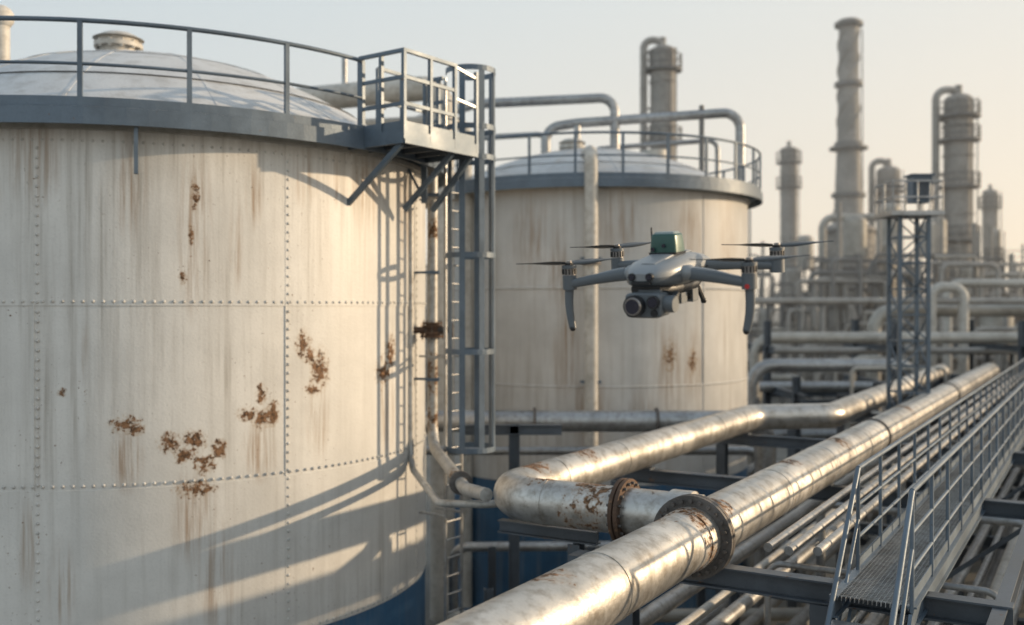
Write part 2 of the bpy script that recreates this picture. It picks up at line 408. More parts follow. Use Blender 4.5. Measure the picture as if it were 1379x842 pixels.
b.cyl(Lp(-.40,0,ZA),Lp(.2,0,ZA),ra+.012,mA,seg=40)
for k in range(2): b.cyl(Lp(9+10*k,0,ZA),Lp(9.05+10*k,0,ZA),.33,m_rustl,seg=32)
b.obj('pipeline')
b=Bd(); rb=.27
path=fillet([Lp(.7,-.2,ZA),Lp(.7,-2.85,ZA),Lp(11,-2.85,ZA),Lp(12.2,-1.45,ZA),Lp(30,-1.5,ZA),Lp(31,-1.5,1)],.62,14)
b.tube(path,rb,mB,36)
b.flange(Lp(.7,-1.12,ZA),NN,.37,.045,m_rust,18,m_rustl)
b.cyl(Lp(.7,-.55,ZA),Lp(.7,-.3,ZA),.30,mB,seg=36)
for s in (2.2,4.2,6.4,8.6,10.0): b.cyl(Lp(s-.025,-2.85,ZA),Lp(s+.025,-2.85,ZA),rb+.007,mB,seg=36)
for s in (14,17,20,23,26): b.cyl(Lp(s-.03,-1.46,ZA),Lp(s+.03,-1.46,ZA),rb+.01,mB,seg=36)
b.cyl(Lp(.7,-2.1,ZA),Lp(.7,-2.15,ZA),rb+.007,mB,seg=36)
b.obj('pipeline')
b=Bd()
b.tube(fillet([(-2.2,22,1),(-2.2,22,5.5),(5.6,22,5.5),(5.6,22,1)],.5),.24,m_galv,24)
for x in (.5,3.2): b.cyl((x-.03,22,5.5),(x+.03,22,5.5),.3,m_rustl,seg=24)
b.tube(fillet([(-2.6,23,1),(-2.6,23,4.7),(5.8,23,4.7),(5.8,23,.5)],.4),.1,m_galv,12)
b.obj('cross_pipe')
b=Bd()
b.tube(fillet([(1.92,24.15,.2),(1.92,24.15,11.8),(1.92,25.6,11.95)],.35),.165,m_cream,20)
for z in (4,6.2,9.2): b.box((1.92,24.25,z),(.5,.3,.06),m_steel)
b.cyl((1.92,24.15,9.05),(1.92,24.15,9.15),.24,m_rustl,seg=20)
b.obj('riser_pipe')
b=Bd()
b.tube(fillet([(-3.4,31,.2),(-3.4,31,13.7),(-1.1,31,14.35),(3.2,31,14.55),(3.2,31,12)],.45),.15,m_galv,16)
b.tube(fillet([(-2.6,31.5,13.3),(1.1,31.5,13.5),(1.1,31.5,12.2)],.3),.09,m_galv,12)
b.obj('overhead_pipe')
b=Bd()
b.tube(fillet([(1.05,31,12.2),(1.05,31,13.6),(2.,31,13.75),(7.1,31,14.1),(7.1,31,.2)],.5),.15,m_galv,16)
b.tube(fillet([(2.6,32,12.2),(2.6,32,13.1),(6.6,32,13.4),(6.6,32,.2)],.3),.08,m_galv,12)
b.cyl((5.9,31,11.4),(5.9,31,14.3),.08,m_bg2)
b.obj('overhead_pipe')
b=Bd()
b.tube(fillet([(-6.6,25,.2),(-6.6,25,13.1),(-1.75,25,13.55),(-1.75,25,.2)],.5),.31,m_cream,24)
b.tube(fillet([(-5.5,26,.2),(-5.5,26,12.7),(-1.2,26,12.9),(-1.2,26,.2)],.4),.16,m_cream,16)
b.cyl((-3.3,25,13.35),(-3.25,25,13.36),.38,m_bg,seg=24); b.cyl((-4.2,25,13.2),(-4.2,25,14.3),.07,m_galv)
b.obj('overhead_pipe')

# ---------------------------------------------------------------- pipe rack
b=Bd()
def col(s,n,z1,z0=0,w=.2):
    p=Lp(s,n,0)
    b.box((p.x,p.y,(z0+z1)/2),(.012,w-.03,z1-z0),m_steeld,NN,DD)
    for sg in(-1,1): b.box(p+DD*sg*(w/2-.008)+V((0,0,(z0+z1)/2)),(w,.016,z1-z0),m_steeld,NN,DD)
for s in (-5.2,.05,5.3,10.5,16,21.5,27,32.5):
    b.ibeam(Lp(s,-3.4 if s>1 else -.9,5.27),Lp(s,2.9,5.27),.18,.22,m_steeld)
    b.ibeam(Lp(s,-3.4,3.7),Lp(s,2.9,3.7),.16,.2,m_steeld)
    b.ibeam(Lp(s,-3.4,2.2),Lp(s,2.9,2.2),.16,.2,m_steeld)
    if s>1: col(s,-3.3,5.15)
    elif s>0: col(s,-.8,5.15)
    col(s,1.25,5.15); col(s,2.8,5.15)
    b.beam(Lp(s,1.3,3.9),Lp(s,2.75,5.1),.06,.06,m_steeld)
    for n_ in (0,-2.85):
        if s>1 or n_==0: b.box(Lp(s,n_ if s<11 or n_==0 else -1.5,5.385),(.3,.2,.05),m_steeld,NN,DD)
for n_,z in ((2.8,5.27),(2.8,3.7),(1.25,3.7),(-3.3,3.7)):
    b.ibeam(Lp(-5,n_,z-.002),Lp(33,n_,z-.002),.12,.18,m_steeld)
b.ibeam(Lp(1.2,-3.1,5.2),Lp(1.2,-1.7,5.2),.14,.16,m_steeld); col(1.2,-2.,5.1,0,.16)
b.box(Lp(.7,-1.6,5.0),(.35,.3,.25),m_steeld,NN,DD); col(.7,-1.6,4.88,0,.16)
b.obj('pipe_rack')
b=Bd(); rnd=random.Random(3)
for i,(n_,r) in enumerate([(.55,.07),(.78,.05),(1.0,.09),(1.45,.06),(1.7,.08),(1.95,.05),(2.25,.09),(2.55,.06),(-.7,.1),(-1.1,.07),(-1.6,.12),(-2.2,.09),(-2.6,.06)]):
    b.tube([Lp(-5,n_,3.8+r),Lp(33,n_,3.8+r)],r,m_galv if i%3 else m_cream,12)
for i,(n_,r) in enumerate([(.2,.12),(.7,.08),(1.05,.06),(1.6,.12),(2.1,.07),(2.5,.1),(-.5,.06),(-1.,.15),(-1.8,.1),(-2.5,.14)]):
    b.tube([Lp(-5,n_,2.3+r),Lp(33,n_,2.3+r)],r,m_galv if i%2 else m_bg,12)
for i in range(16):
    s=rnd.uniform(1,30); n0=rnd.uniform(-2,.5); z=rnd.choice((4.45,4.6,4.75)); r=rnd.uniform(.04,.08)
    b.tube(fillet([Lp(s,n0,2.4),Lp(s,n0,z),Lp(s,2.6,z),Lp(s,2.6,3.)],.2),r,m_galv,10)
for n_,z in ((.5,5.44),(.72,5.43),(1.02,5.46)): b.tube([Lp(.8,n_,z),Lp(33,n_,z)],.05,m_galv,10)
b.obj('rack_pipes')

# ---------------------------------------------------------------- catwalk
b=Bd(); zc=5.42
n0,n1=1.5,2.16
S1=36
for k in range(17):
    n_=n0+.03+(n1-n0-.06)*k/16
    b.box(Lp((S1-.6)/2,n_,zc-.02),(.005,S1+.6,.035),m_galv,NN,DD)
s=-.55
while s<S1:
    b.box(Lp(s,(n0+n1)/2,zc-.006),(n1-n0-.05,.008,.014),m_galv,NN,DD); s+=.055 if s<10 else .2
for n_ in (n0,n1):
    b.ibeam(Lp(-.6,n_,zc-.1),Lp(S1,n_,zc-.1),.08,.2,m_steel)
s=.6
while s<S1: b.beam(Lp(s,n0,zc-.13),Lp(s,n1,zc-.13),.05,.08,m_steeld); s+=1.2
zr=6.42
for n_,st in ((n0-.0,.44),(n1+.0,-.6)):
    s=st
    while s<S1:
        b.cyl(Lp(s,n_,zc-.05),Lp(s,n_,zr),.021,m_steel,seg=8); s+=1.15
    for z,r in ((zr,.026),(zr-.36,.018),(zr-.68,.018)):
        b.tube([Lp(st,n_,z),Lp(S1,n_,z)],r,m_steel,8)
    b.beam(Lp(st,n_,zc+.07),Lp(S1,n_,zc+.07),.008,.1,m_steel)
    for z,r in ((zr,.026),(zr-.5,.018)):
        b.tube([Lp(st,n_,z),Lp(st-1.7,n_,z-1.62)],r,m_steel,8)
    for k in (1.6,): b.cyl(Lp(st-k,n_,zr-1.52),Lp(st-k,n_,zr-2.5),.021,m_steel,seg=8)
    b.beam(Lp(st-.0,n_,zc-.12),Lp(st-3.6,n_,zc-.12-3.4),.03,.2,m_steel)
for k in range(13): b.box(Lp(-.75-.26*k,(n0+n1)/2,zc-.22-.245*k),(n1-n0,.24,.03),m_galv,NN,DD)
b.obj('catwalk')

# ---------------------------------------------------------------- mast with instrument box
b=Bd(); mx,my=9.55,24.; h=.34; zt_=10.2
for sx in(-1,1):
    for sy in(-1,1): b.beam((mx+sx*h,my+sy*h,0),(mx+sx*h,my+sy*h,zt_),.085,.085,m_steel)
z=.4; fl=1
while z<zt_-.3:
    for sy in(-1,1):
        b.beam((mx-h,my+sy*h,z),(mx+h,my+sy*h,z),.035,.035,m_steel)
        b.beam((mx-h*fl,my+sy*h,z),(mx+h*fl,my+sy*h,z+.62),.03,.03,m_steel)
    for sx in(-1,1):
        b.beam((mx+sx*h,my-h,z),(mx+sx*h,my+h,z),.035,.035,m_steel)
        b.beam((mx+sx*h,my-h*fl,z),(mx+sx*h,my+h*fl,z+.62),.03,.03,m_steel)
    z+=.62; fl=-fl
b.box((mx,my,zt_+.04),(1.25,1.2,.1),m_galv)
for (x,y) in ((-1,-1),(1,-1),(-1,1),(1,1),(0,-1),(-1,0),(1,0),(-.5,-1),(.5,-1)): b.cyl((mx+x*.58,my+y*.55,zt_),(mx+x*.58,my+y*.55,zt_+.8),.02,m_galv,seg=6)
for z in (.8,.42):
    for y in(-1,1): b.beam((mx-.6,my+y*.55,zt_+z),(mx+.6,my+y*.55,zt_+z),.035,.035,m_galv)
    for x in(-1,1): b.beam((mx+x*.58,my-.55,zt_+z),(mx+x*.58,my+.55,zt_+z),.035,.035,m_galv)
b.box((mx+.18,my-.2,zt_+.62),(.46,.4,.62),m_steel); b.box((mx+.18,my-.41,zt_+.64),(.38,.02,.48),m_steeld)
b.box((mx+.18,my-.2,zt_+.96),(.56,.5,.04),m_steel); b.cyl((mx+.18,my-.2,zt_),(mx+.18,my-.2,zt_+.4),.05,m_steel)
b.obj('instrument_mast')

# ---------------------------------------------------------------- mid-ground pipework on the right
b=Bd(); rnd=random.Random(11)
def tubeX(x0,x1,y,z,r,m=m_bg,dn0=True,dn1=False):
    p=[(x0,y,z),(x1,y,z)]
    if dn0: p=[(x0,y,.2)]+p
    if dn1: p=p+[(x1,y,.2)]
    b.tube(fillet(p,r*3),r,m,14)
tubeX(9.8,48,40,6.8,.24,m_bg3); tubeX(8.7,14.6,36,5.93,.24,m_galv,True,True); tubeX(16,60,44,7.9,.3,m_bg3)
tubeX(10,60,43,8.3,.15,m_bg); tubeX(10.6,60,42,6.2,.15,m_bg); tubeX(9,50,38,5.0,.2,m_galv); tubeX(8,50,34,4.3,.18,m_bg3); tubeX(9,50,36,3.4,.22,m_galv)
tubeX(7,40,30,3.2,.16,m_galv); tubeX(6.5,40,27,2.6,.2,m_bg3);tubeX(12,40,32,5.2,.12,m_galv)
b.tube(fillet([(18.1,43,5),(18.1,43,8.9),(19.5,43,8.9),(19.5,43,5)],.5),.22,m_cream,16)
b.tube(fillet([(21,48,4),(21,48,9.2),(27,48,9.2),(27,48,4)],.6),.2,m_cream,16)
for x in range(10,60,5):
    for y in (35,39,43.5):
        b.ibeam((x,y,0),(x,y,7.5 if y>38 else 5.6),.25,.25,m_steeld)
    b.ibeam((x,34,4.9),(x,45,4.9),.2,.25,m_steeld); b.ibeam((x,38,6.4),(x,45,6.4),.2,.25,m_steeld)
for y in (35,39,43.5):
    b.ibeam((10,y,4.65),(58,y,4.65),.2,.25,m_steeld)
for i in range(40):
    x=rnd.uniform(9,45); y=rnd.uniform(30,50); z=rnd.uniform(3,7.6); r=rnd.uniform(.06,.18); l=rnd.uniform(1,7)
    b.tube(fillet([(x,y,.2),(x,y,z),(x+l,y,z),(x+l,y,z-rnd.uniform(1,3))],r*3),r,rnd.choice((m_bg,m_bg3,m_galv,m_bg2)),10)
b.obj('pipe_manifold')
b=Bd()
for i,(n_,z,r) in enumerate([(3.6,4.6,.16),(4.1,4.6,.1),(4.6,4.6,.2),(5.3,4.6,.12),(3.8,3.2,.2),(4.5,3.2,.12),(5.1,3.2,.2),(6.,4.6,.25),(6.8,3.2,.3)]):
    b.tube([Lp(2,n_,z+r),Lp(36,n_,z+r)],r,(m_galv,m_bg3,m_bg)[i%3],14)
for s in range(3,36,5):
    for z in (4.5,3.1): b.ibeam(Lp(s,3.1,z),Lp(s,7.4,z),.16,.2,m_steeld)
    for n_ in (3.2,5.6,7.3):
        p=Lp(s,n_,0); b.ibeam(p,p+V((0,0,5.4)),.2,.2,m_steeld)
b.obj('pipe_rack')

b=Bd()
for i,(y,z,r) in enumerate([(13.2,2.6,.1),(13.8,2.2,.14),(14.6,1.6,.12),(15.6,1.3,.18),(18,2.4,.12),(19,1.1,.2),(20.4,3.1,.1)]):
    b.tube(fillet([(-1.2,y,.2),(-1.2,y,z),(6,y+.2,z),(6,y+.2,.2)],.3),r,(m_galv,m_bg3,m_cream)[i%3],12)
for x in (-.4,1.6,3.8):
    b.ibeam((x,12.8,1.),(x,20.6,1.),.12,.16,m_steeld)
    for y in (13,17,20): b.ibeam((x,y,0),(x,y,3.2),.16,.16,m_steeld)
b.ibeam((.04,18,0),(.04,18,5.9),.2,.2,m_steeld); b.ibeam((-.9,18,5.8),(.9,18,5.8),.15,.18,m_steeld)
b.obj('ground_pipework')

# ---------------------------------------------------------------- distant refinery
def column(name,x,y,r,zt,mat,plat=(),arch=None,cap=True,rail=True,skirt=True):
    b=Bd()
    b.cyl((x,y,0),(x,y,3),r*1.25,mat,r2=r*1.2,seg=24); b.cyl((x,y,3),(x,y,zt*.45),r*1.12,mat,seg=24)
    b.cyl((x,y,zt*.45),(x,y,zt*.48),r*1.12,mat,r2=r,seg=24)
    b.cyl((x,y,zt*.48),(x,y,zt),r,mat,seg=24)
    if cap: b.ball((x,y,zt),r,mat,16,(1,1,.5)); b.cyl((x,y,zt),(x,y,zt+r*1.1),r*.25,mat)
    z=4
    while z<zt:
        b.cyl((x,y,z),(x,y,z+.12),r*1.2 if z<zt*.45 else r*1.08,mat,seg=24); z+=2.2
    for p in plat:
        b.cyl((x,y,p),(x,y,p+.15),r*1.5,m_bg2,seg=20)
        for k in range(10):
            a=k*math.pi/5; b.cyl((x+r*1.45*math.cos(a),y+r*1.45*math.sin(a),p),(x+r*1.45*math.cos(a),y+r*1.45*math.sin(a),p+1.1),.05,m_bg2,seg=5)
        for q in (.55,1.1): b.tube([(x+r*1.45*math.cos(k*math.pi/10),y+r*1.45*math.sin(k*math.pi/10),p+q) for k in range(20)],.05,m_bg2,5,closed=True)
    for sx in (-.2,.2): b.cyl((x+r*.6+sx,y-r*1.25,0),(x+r*.6+sx,y-r*1.25,zt),.05,m_bg2,seg=5)
    if arch:
        dx,rr_,za=arch
        b.tube(fillet([(x+dx,y,2),(x+dx,y,za),(x,y,za),(x,y,zt-.5)],abs(dx)*.45),rr_,mat,12)
        z=6
        while z<za: b.beam((x,y,z),(x+dx,y,z),.12,.12,m_bg2); z+=4
    return b.obj(name)
column('distillation_column',10.6,70,.9,26.0,m_bg,(19.5,24.6),(-1.35,.26,26.8))
column('distillation_column',33.6,75,1.05,23.6,m_bg,(13,17,20.5,22.3),(-1.7,.28,24.4))
column('distillation_column',27.8,100,.85,23.8,m_bg,(20,22.5))
column('distillation_column',35.9,95,1.1,21.,m_bg,(19,),(-1.6,.3,22.))
column('distillation_column',45.6,95,.7,19,m_bg,(17.5,))
column('distillation_column',41.2,85,.5,14.5,m_bg3,(12,))
b=Bd(); x,y=30.4,90
pr=[(0,2.3),(8,2.2),(13,1.75),(17,1.25),(22,1.05),(28,.9),(34.,.86)]
for (z0,r0),(z1,r1) in zip(pr,pr[1:]): b.cyl((x,y,z0),(x,y,z1),r0,m_bg,r2=r1,seg=28,caps=False)
for z in (18,22.6,28,33.4): b.cyl((x,y,z),(x,y,z+.35),1.25 if z>18 else 1.5,m_bg2,seg=24)
b.cyl((x,y,22.3),(x,y,22.5),1.7,m_bg2,seg=24)
for k in range(3):
    a0=k*2.1; b.tube([(x+(1.0-(i/30)*.12)*math.cos(a0+i*.28),y+(1.0-(i/30)*.12)*math.sin(a0+i*.28),24+i*.31) for i in range(31)],.10,m_bg,6)
b.cyl((x+1.15,y-.6,2),(x+1.0,y-.6,33),.06,m_bg2,seg=6)
b.cyl((x,y,33.8),(x,y,34.),.8,m_bg2)
b.obj('chimney')
def unit(name,x0,x1,y0,y1,ztop,seed,n=60):
    b=Bd(); rnd=random.Random(seed)
    xs=[x0+(x1-x0)*i/max(1,round((x1-x0)/4)) for i in range(round((x1-x0)/4)+1)]
    zz=[2.5+3.*i for i in range(int((ztop-2.5)/3)+1)]
    for x in xs:
        top=ztop*rnd.uniform(.65,1)
        for y in (y0,(y0+y1)/2,y1):
            b.beam((x,y,0),(x,y,top),.25,.25,m_bg2)
        for z in zz:
            if z<top: b.beam((x,y0,z),(x,y1,z),.2,.25,m_bg2)
    for z in zz:
        for y in (y0,y1):
            a=rnd.randint(0,len(xs)//2); c=rnd.randint(len(xs)//2,len(xs)-1)
            if z<ztop*.7: a,c=0,len(xs)-1
            if a<c:
                b.beam((xs[a],y,z),(xs[c],y,z),.2,.28,m_bg2)
                b.beam((xs[a],y,z+1.1),(xs[c],y,z+1.1),.06,.06,m_bg)
                b.beam((xs[a],y,z+.6),(xs[c],y,z+.6),.05,.05,m_bg)
                xx=xs[a]
                while xx<xs[c]: b.beam((xx,y,z),(xx,y,z+1.1),.05,.05,m_bg); xx+=1.3
        if z<ztop*.8: b.box(((x0+x1)/2,(y0+y1)/2,z+.1),(x1-x0,(y1-y0)*.8,.08),m_bg2)
    for i in range(n):
        x=rnd.uniform(x0,x1); y=rnd.uniform(y0-1.5,y0+1); z=rnd.uniform(3,ztop*.95); r=rnd.choice((.08,.1,.13,.18)); l=rnd.uniform(-6,6)
        if abs(l)<1: l=2
        b.tube(fillet([(x,y,z-rnd.uniform(1,7)),(x,y,z),(x+l,y,z),(x+l,y,z-rnd.uniform(.5,5))],r*3,5),r,rnd.choice((m_bg,m_bg3,m_bg,m_bg2)),8)
    for i in range(int(n/7)):
        x=rnd.uniform(x0,x1); y=rnd.uniform(y0-1,y1); z=rnd.choice(zz); r=rnd.uniform(.4,.85)
        if rnd.random()<.65:
            hh=rnd.uniform(2,4.); b.cyl((x,y,z),(x,y,z+hh),r,m_bg3,seg=16); b.ball((x,y,z+hh),r,m_bg3,12,(1,1,.6))
        else:
            hh=rnd.uniform(1.5,3.5); b.cyl((x,y,z+r),(x+hh,y,z+r),r,m_bg3,seg=16); b.ball((x,y,z+r),r,m_bg3,12,(.5,1,1)); b.ball((x+hh,y,z+r),r,m_bg3,12,(.5,1,1))
    for i in range(n//6):
        x=rnd.uniform(x0,x1); b.cyl((x,y0,4),(x,y0,ztop*rnd.uniform(.8,1.25)),rnd.uniform(.06,.2),m_bg,seg=8)
    return b.obj(name)
unit('process_unit',19,31,66,74,12.2,1,65)
unit('process_unit',31,44,72,80,11.5,2,65)
unit('process_unit',42,62,80,92,11.,3,80)
unit('process_unit',14,30,88,100,13.5,4,50)
unit('process_unit',-25,6,85,95,13,5,40)
unit('process_unit',24,46,52,58,7.6,6,70)
b=Bd()
x,y=27,80
b.cyl((x,y,0),(x,y,14.2),2.1,m_bg,seg=28); b.ball((x,y,14.2),2.1,m_bg,20,(1,1,.35))
for z in (5,8,11,14): b.cyl((x,y,z),(x,y,z+.2),2.3,m_bg2,seg=28)
b.tube(fillet([(x-3,y-3,2),(x-3,y-3,15),(x+2.6,y-3,15),(x+2.6,y-3,2)],.9),.3,m_bg3,14)
b.obj('reactor_vessel')

# ---------------------------------------------------------------- ground
b=Bd()
G=2500
b.add([(-G,-G,0),(G,-G,0),(G,G,0),(-G,G,0)],[(0,1,2,3)],wmat('concrete_ground',(.19,.18,.16),.85,0,.0,.6,.3,.0,fine=9))
b.obj('ground')

# haze: real atmospheric scattering over the distant plant
hm=bpy.data.materials.new('atmospheric_haze'); hm.use_nodes=True
n=hm.node_tree.nodes; n.clear(); vo=n.new('ShaderNodeVolumeScatter'); ou=n.new('ShaderNodeOutputMaterial')
vo.inputs['Density'].default_value=.0048; vo.inputs['Color'].default_value=(1,1,1,1); vo.inputs['Anisotropy'].default_value=.35
hm.node_tree.links.new(vo.outputs[0],ou.inputs['Volume'])
b=Bd(); b.box((30,95,40.1),(400,90,80),hm); b.obj('haze')

# ---------------------------------------------------------------- drone
m_sh=wmat('drone_shell',(.24,.255,.27),.4,.1,0,8,.04,0,fine=200)
m_shd=wmat('drone_grey_plastic',(.11,.125,.14),.45,0,0,8,.05,0,fine=200)
m_bk=wmat('drone_black_plastic',(.018,.019,.022),.35,0,0,8,.05,0)
m_teal=wmat('sensor_green_housing',(.025,.085,.07),.35,.1,0,8,.1,0)
m_lid=wmat('sensor_metal_lid',(.25,.30,.29),.35,.3,0,8,.1,0)
m_glass=wmat('lens_glass',(.01,.012,.03),.06,0,0,8,.05,0,spec=1)
m_cop=wmat('motor_metal',(.36,.34,.33),.3,.85,0,8,.05,0)
m_red=wmat('red_marking',(.5,.03,.03),.45,0,0,8,.05,0)
m_prop=wmat('propeller_blade',(.06,.065,.07),.4,0,0,8,.05,0)
dr=empty('inspection_drone')
def loft(b,secs,mat,ex=3.,n=32,axis='y',matlow=None,split=0):
    R=[]
    for (y,cx,hw,z0,z1) in secs:
        ring=[]
        for k in range(n):
            a=2*math.pi*k/n; c,s=math.cos(a),math.sin(a)
            x=cx+hw*math.copysign(abs(c)**(2/ex),c); z=(z0+z1)/2+(z1-z0)/2*math.copysign(abs(s)**(2/ex),s)
            ring.append((x,y,z) if axis=='y' else (x,z,y))
        R.append(ring)
    if matlow:
        nn=n; vs=[p for r in R for p in r]; ft=[];fl=[]
        for i in range(len(R)-1):
            for j in range(nn):
                f=(i*nn+j,i*nn+(j+1)%nn,(i+1)*nn+(j+1)%nn,(i+1)*nn+j)
                (fl if j>=nn//2 else ft).append(f)
        b.add(vs,ft,mat,True); b.add(vs,fl,matlow,True)
        b.add(R[0],[tuple(range(nn))[::-1]],mat); b.add(R[-1],[tuple(range(nn))],mat)
    else: b.rings(R,mat,True)
b=Bd()
loft(b,[(-.98,0,.12,-.02,.07),(-.93,0,.2,-.08,.11),(-.8,0,.29,-.12,.16),(-.55,0,.36,-.15,.22),(-.2,0,.38,-.16,.26),(.2,0,.37,-.16,.27),(.55,0,.33,-.14,.23),(.85,0,.25,-.1,.17),(1.02,0,.15,-.05,.1)],m_sh,3.1,40,matlow=m_shd)
loft(b,[(-.75,0,.1,.14,.185),(-.5,0,.15,.19,.245),(-.3,0,.17,.23,.28),(.3,0,.17,.25,.285),(.75,0,.11,.17,.205)],m_sh,3.5,24)
loft(b,[(-.85,0,.2,-.2,-.08),(-.5,0,.27,-.25,-.1),(.3,0,.26,-.26,-.1),(.75,0,.17,-.19,-.08)],m_bk,4,28)
for x in (-.12,.12):
    b.cyl((x,-.9,.035),(x,-1.0,.03),.05,m_bk,seg=20); b.cyl((x,-1.0,.03),(x,-1.008,.03),.035,m_glass,seg=20)
b.box((0,-.965,-.05),(.26,.05,.04),m_bk)
for x in (-.37,.37):
    b.box((x,-.05,-.02),(.02,.5,.05),m_bk); b.box((x,.25,.06),(.012,.3,.012),m_bk)
    for k in range(5): b.box((x*1.0,.2+.05*k,-.04),(.02,.02,.09),m_bk)
b.obj('fuselage',dr,bevel=.006)
b=Bd()
loft(b,[(.26,0,.2,-.33,.11),(.29,0,.21,-.34,.12)],m_bk,5,28,axis='z')
loft(b,[(.29,0,.195,-.29,.08),(.37,0,.19,-.285,.07),(.51,0,.175,-.27,.05),(.53,0,.16,-.25,.03)],m_teal,6,28,axis='z')
loft(b,[(.53,0,.15,-.24,.02),(.555,0,.135,-.22,.0)],m_lid,6,28,axis='z')
b.cyl((-.12,-.31,.33),(-.12,-.32,.33),.03,m_glass,seg=16); b.cyl((.03,-.29,.38),(.03,-.31,.38),.025,m_glass,seg=16)
b.cyl((-.18,-.2,.45),(-.18,-.2,.62),.012,m_bk,seg=8)
b.obj('top_sensor',dr,bevel=.004)
b=Bd()
def arm(p,q,w0,w1,h0,h1,m):
    p=V(p);q=V(q); ax,u,w=frame(q-p); R=[]
    for i in range(7):
        t=i/6; c=p.lerp(q,t)+V((0,0,.012*math.sin(math.pi*t))); a=w0+(w1-w0)*t; h=h0+(h1-h0)*t
        R.append([c+u*a*math.copysign(abs(math.cos(k*math.pi/8))**.6,math.cos(k*math.pi/8))+w*h*math.copysign(abs(math.sin(k*math.pi/8))**.6,math.sin(k*math.pi/8)) for k in range(16)])
    b.rings(R,m,True)
mot=[(-1.3,-.48,-.02,-1),(1.22,-.42,.0,-1),(-1.18,.79,.12,1),(1.2,.79,.1,1)]
blades=[38,20,48,15]
for (x,y,z,fr),ba in zip(mot,blades):
    sx=math.copysign(1,x)
    if fr<0:
        arm((sx*.3,-.36,.03),(x*.97,y,z-.09),.12,.075,.09,.06,m_shd); b.ball((sx*.37,-.38,.03),.15,m_sh,14,(1,1,.75))
        arm((sx*.5,-.40,.085),(sx*1.0,y+.01,z-.01),.05,.035,.025,.02,m_sh)
        L0=V((x,y,z-.1)); L1=V((x+sx*-.04,y-.04,z-.70))
        ax,u,w=frame(L1-L0); R=[]
        for i in range(6):
            t=i/5; c=L0.lerp(L1,t)+V((sx*.03*math.sin(math.pi*t),0,0)); a=.07-.018*t; d=.055-.02*t
            R.append([c+u*d*math.cos(k*math.pi/6)+w*a*math.sin(k*math.pi/6) for k in range(12)])
        b.rings(R,m_shd,True); b.ball(L1,.045,m_bk,10)
        if sx>0: b.cyl((x,y-.085,z-.13),(x,y-.1,z-.13),.032,m_red,seg=12)
    else:
        arm((sx*.27,.45,.06),(x*.97,y,z-.08),.1,.075,.08,.055,m_shd)
    b.cyl((x,y,z-.17),(x,y,z+.03),.098,m_shd,seg=24)
    b.cyl((x,y,z+.03),(x,y,z+.12),.088,m_cop,seg=24)
    b.cyl((x,y,z+.125),(x,y,z+.165),.102,m_shd,seg=24)
    for k in range(12):
        a=k*math.pi/6; b.box((x+.088*math.cos(a),y+.088*math.sin(a),z+.08),(.02,.02,.075),m_bk)
    b.cyl((x,y,z+.165),(x,y,z+.2),.06,m_bk,seg=16); b.cyl((x,y,z+.2),(x,y,z+.225),.04,m_cop,seg=12)
    for sg in (0,180):
        a=rad(ba+sg); d=V((math.cos(a),math.sin(a),0)); pn=V((-d.y,d.x,0)); R=[]
        for i in range(10):
            t=i/9; r=.05+.68*t; wd=(.035+.055*math.sin(math.pi*min(1,t*1.25+.12)))*(1 if t<.85 else 1-(t-.85)*4); tw=rad(24-16*t)
            c=V((x,y,z+.195))+d*r+V((0,0,.03*t))
            e1=pn*math.cos(tw)+V((0,0,math.sin(tw))); e2=d.cross(e1)
            R.append([c+e1*wd,c+e2*.006,c-e1*wd,c-e2*.006])
        b.rings(R,m_prop,True)
b.obj('arms_and_rotors',dr)
b=Bd()
gx=.06; gz=.1
b.box((gx,-.72,-.17),(.3,.3,.05),m_shd); b.cyl((gx,-.74,-.15),(gx,-.74,-.2),.09,m_bk,seg=20)
b.beam((gx+.02,-.7,-.18),(gx+.32,-.72,-.2),.09,.05,m_bk); b.beam((gx+.31,-.72,-.18),(gx+.31,-.84,-.36),.07,.06,m_bk)
b.cyl((gx+.22,-.86,-.42+gz),(gx+.35,-.86,-.42+gz),.11,m_shd,seg=24)
loft(b,[(-1.02,gx-.03,.23,-.57+gz,-.29+gz),(-1.0,gx-.03,.25,-.59+gz,-.27+gz),(-.72,gx-.03,.25,-.59+gz,-.27+gz),(-.69,gx-.03,.22,-.56+gz,-.3+gz)],m_shd,6,36)
b.cyl((gx-.12,-1.0,-.43+gz),(gx-.12,-1.12,-.43+gz),.135,m_bk,seg=32); b.cyl((gx-.12,-1.12,-.43+gz),(gx-.12,-1.14,-.43+gz),.118,m_cop,r2=.108,seg=32); b.cyl((gx-.12,-1.14,-.43+gz),(gx-.12,-1.143,-.43+gz),.095,m_glass,seg=32)
b.cyl((gx+.13,-1.0,-.38+gz),(gx+.13,-1.08,-.38+gz),.08,m_bk,seg=28); b.cyl((gx+.13,-1.08,-.38+gz),(gx+.13,-1.084,-.38+gz),.06,m_glass,seg=28)
b.cyl((gx+.13,-1.0,-.52+gz),(gx+.13,-1.05,-.52+gz),.045,m_bk,seg=20)
b.obj('gimbal_camera',dr,bevel=.005)
b=Bd()
for (x,y,w,h,d) in ((.05,-.1,.2,.1,.3),(.22,-.25,.12,.14,.2),(-.12,.3,.16,.14,.2),(.16,.3,.12,.18,.2),(.0,.65,.2,.1,.2)):
    b.box((x,y,-.24-h/2),(w,d,h),m_shd); b.cyl((x,y-d/2-.02,-.25-h/2),(x,y-d/2+.02,-.25-h/2),min(w,h)*.36,m_bk,seg=14)
for x in (-.16,.18): b.beam((x,.45,-.2),(x*1.3,.55,-.44),.06,.05,m_bk); b.ball((x*1.3,.55,-.44),.045,m_bk,10)
b.box((.1,-.45,-.28),(.2,.16,.1),m_bk)
b.obj('belly_sensors',dr,bevel=.008)
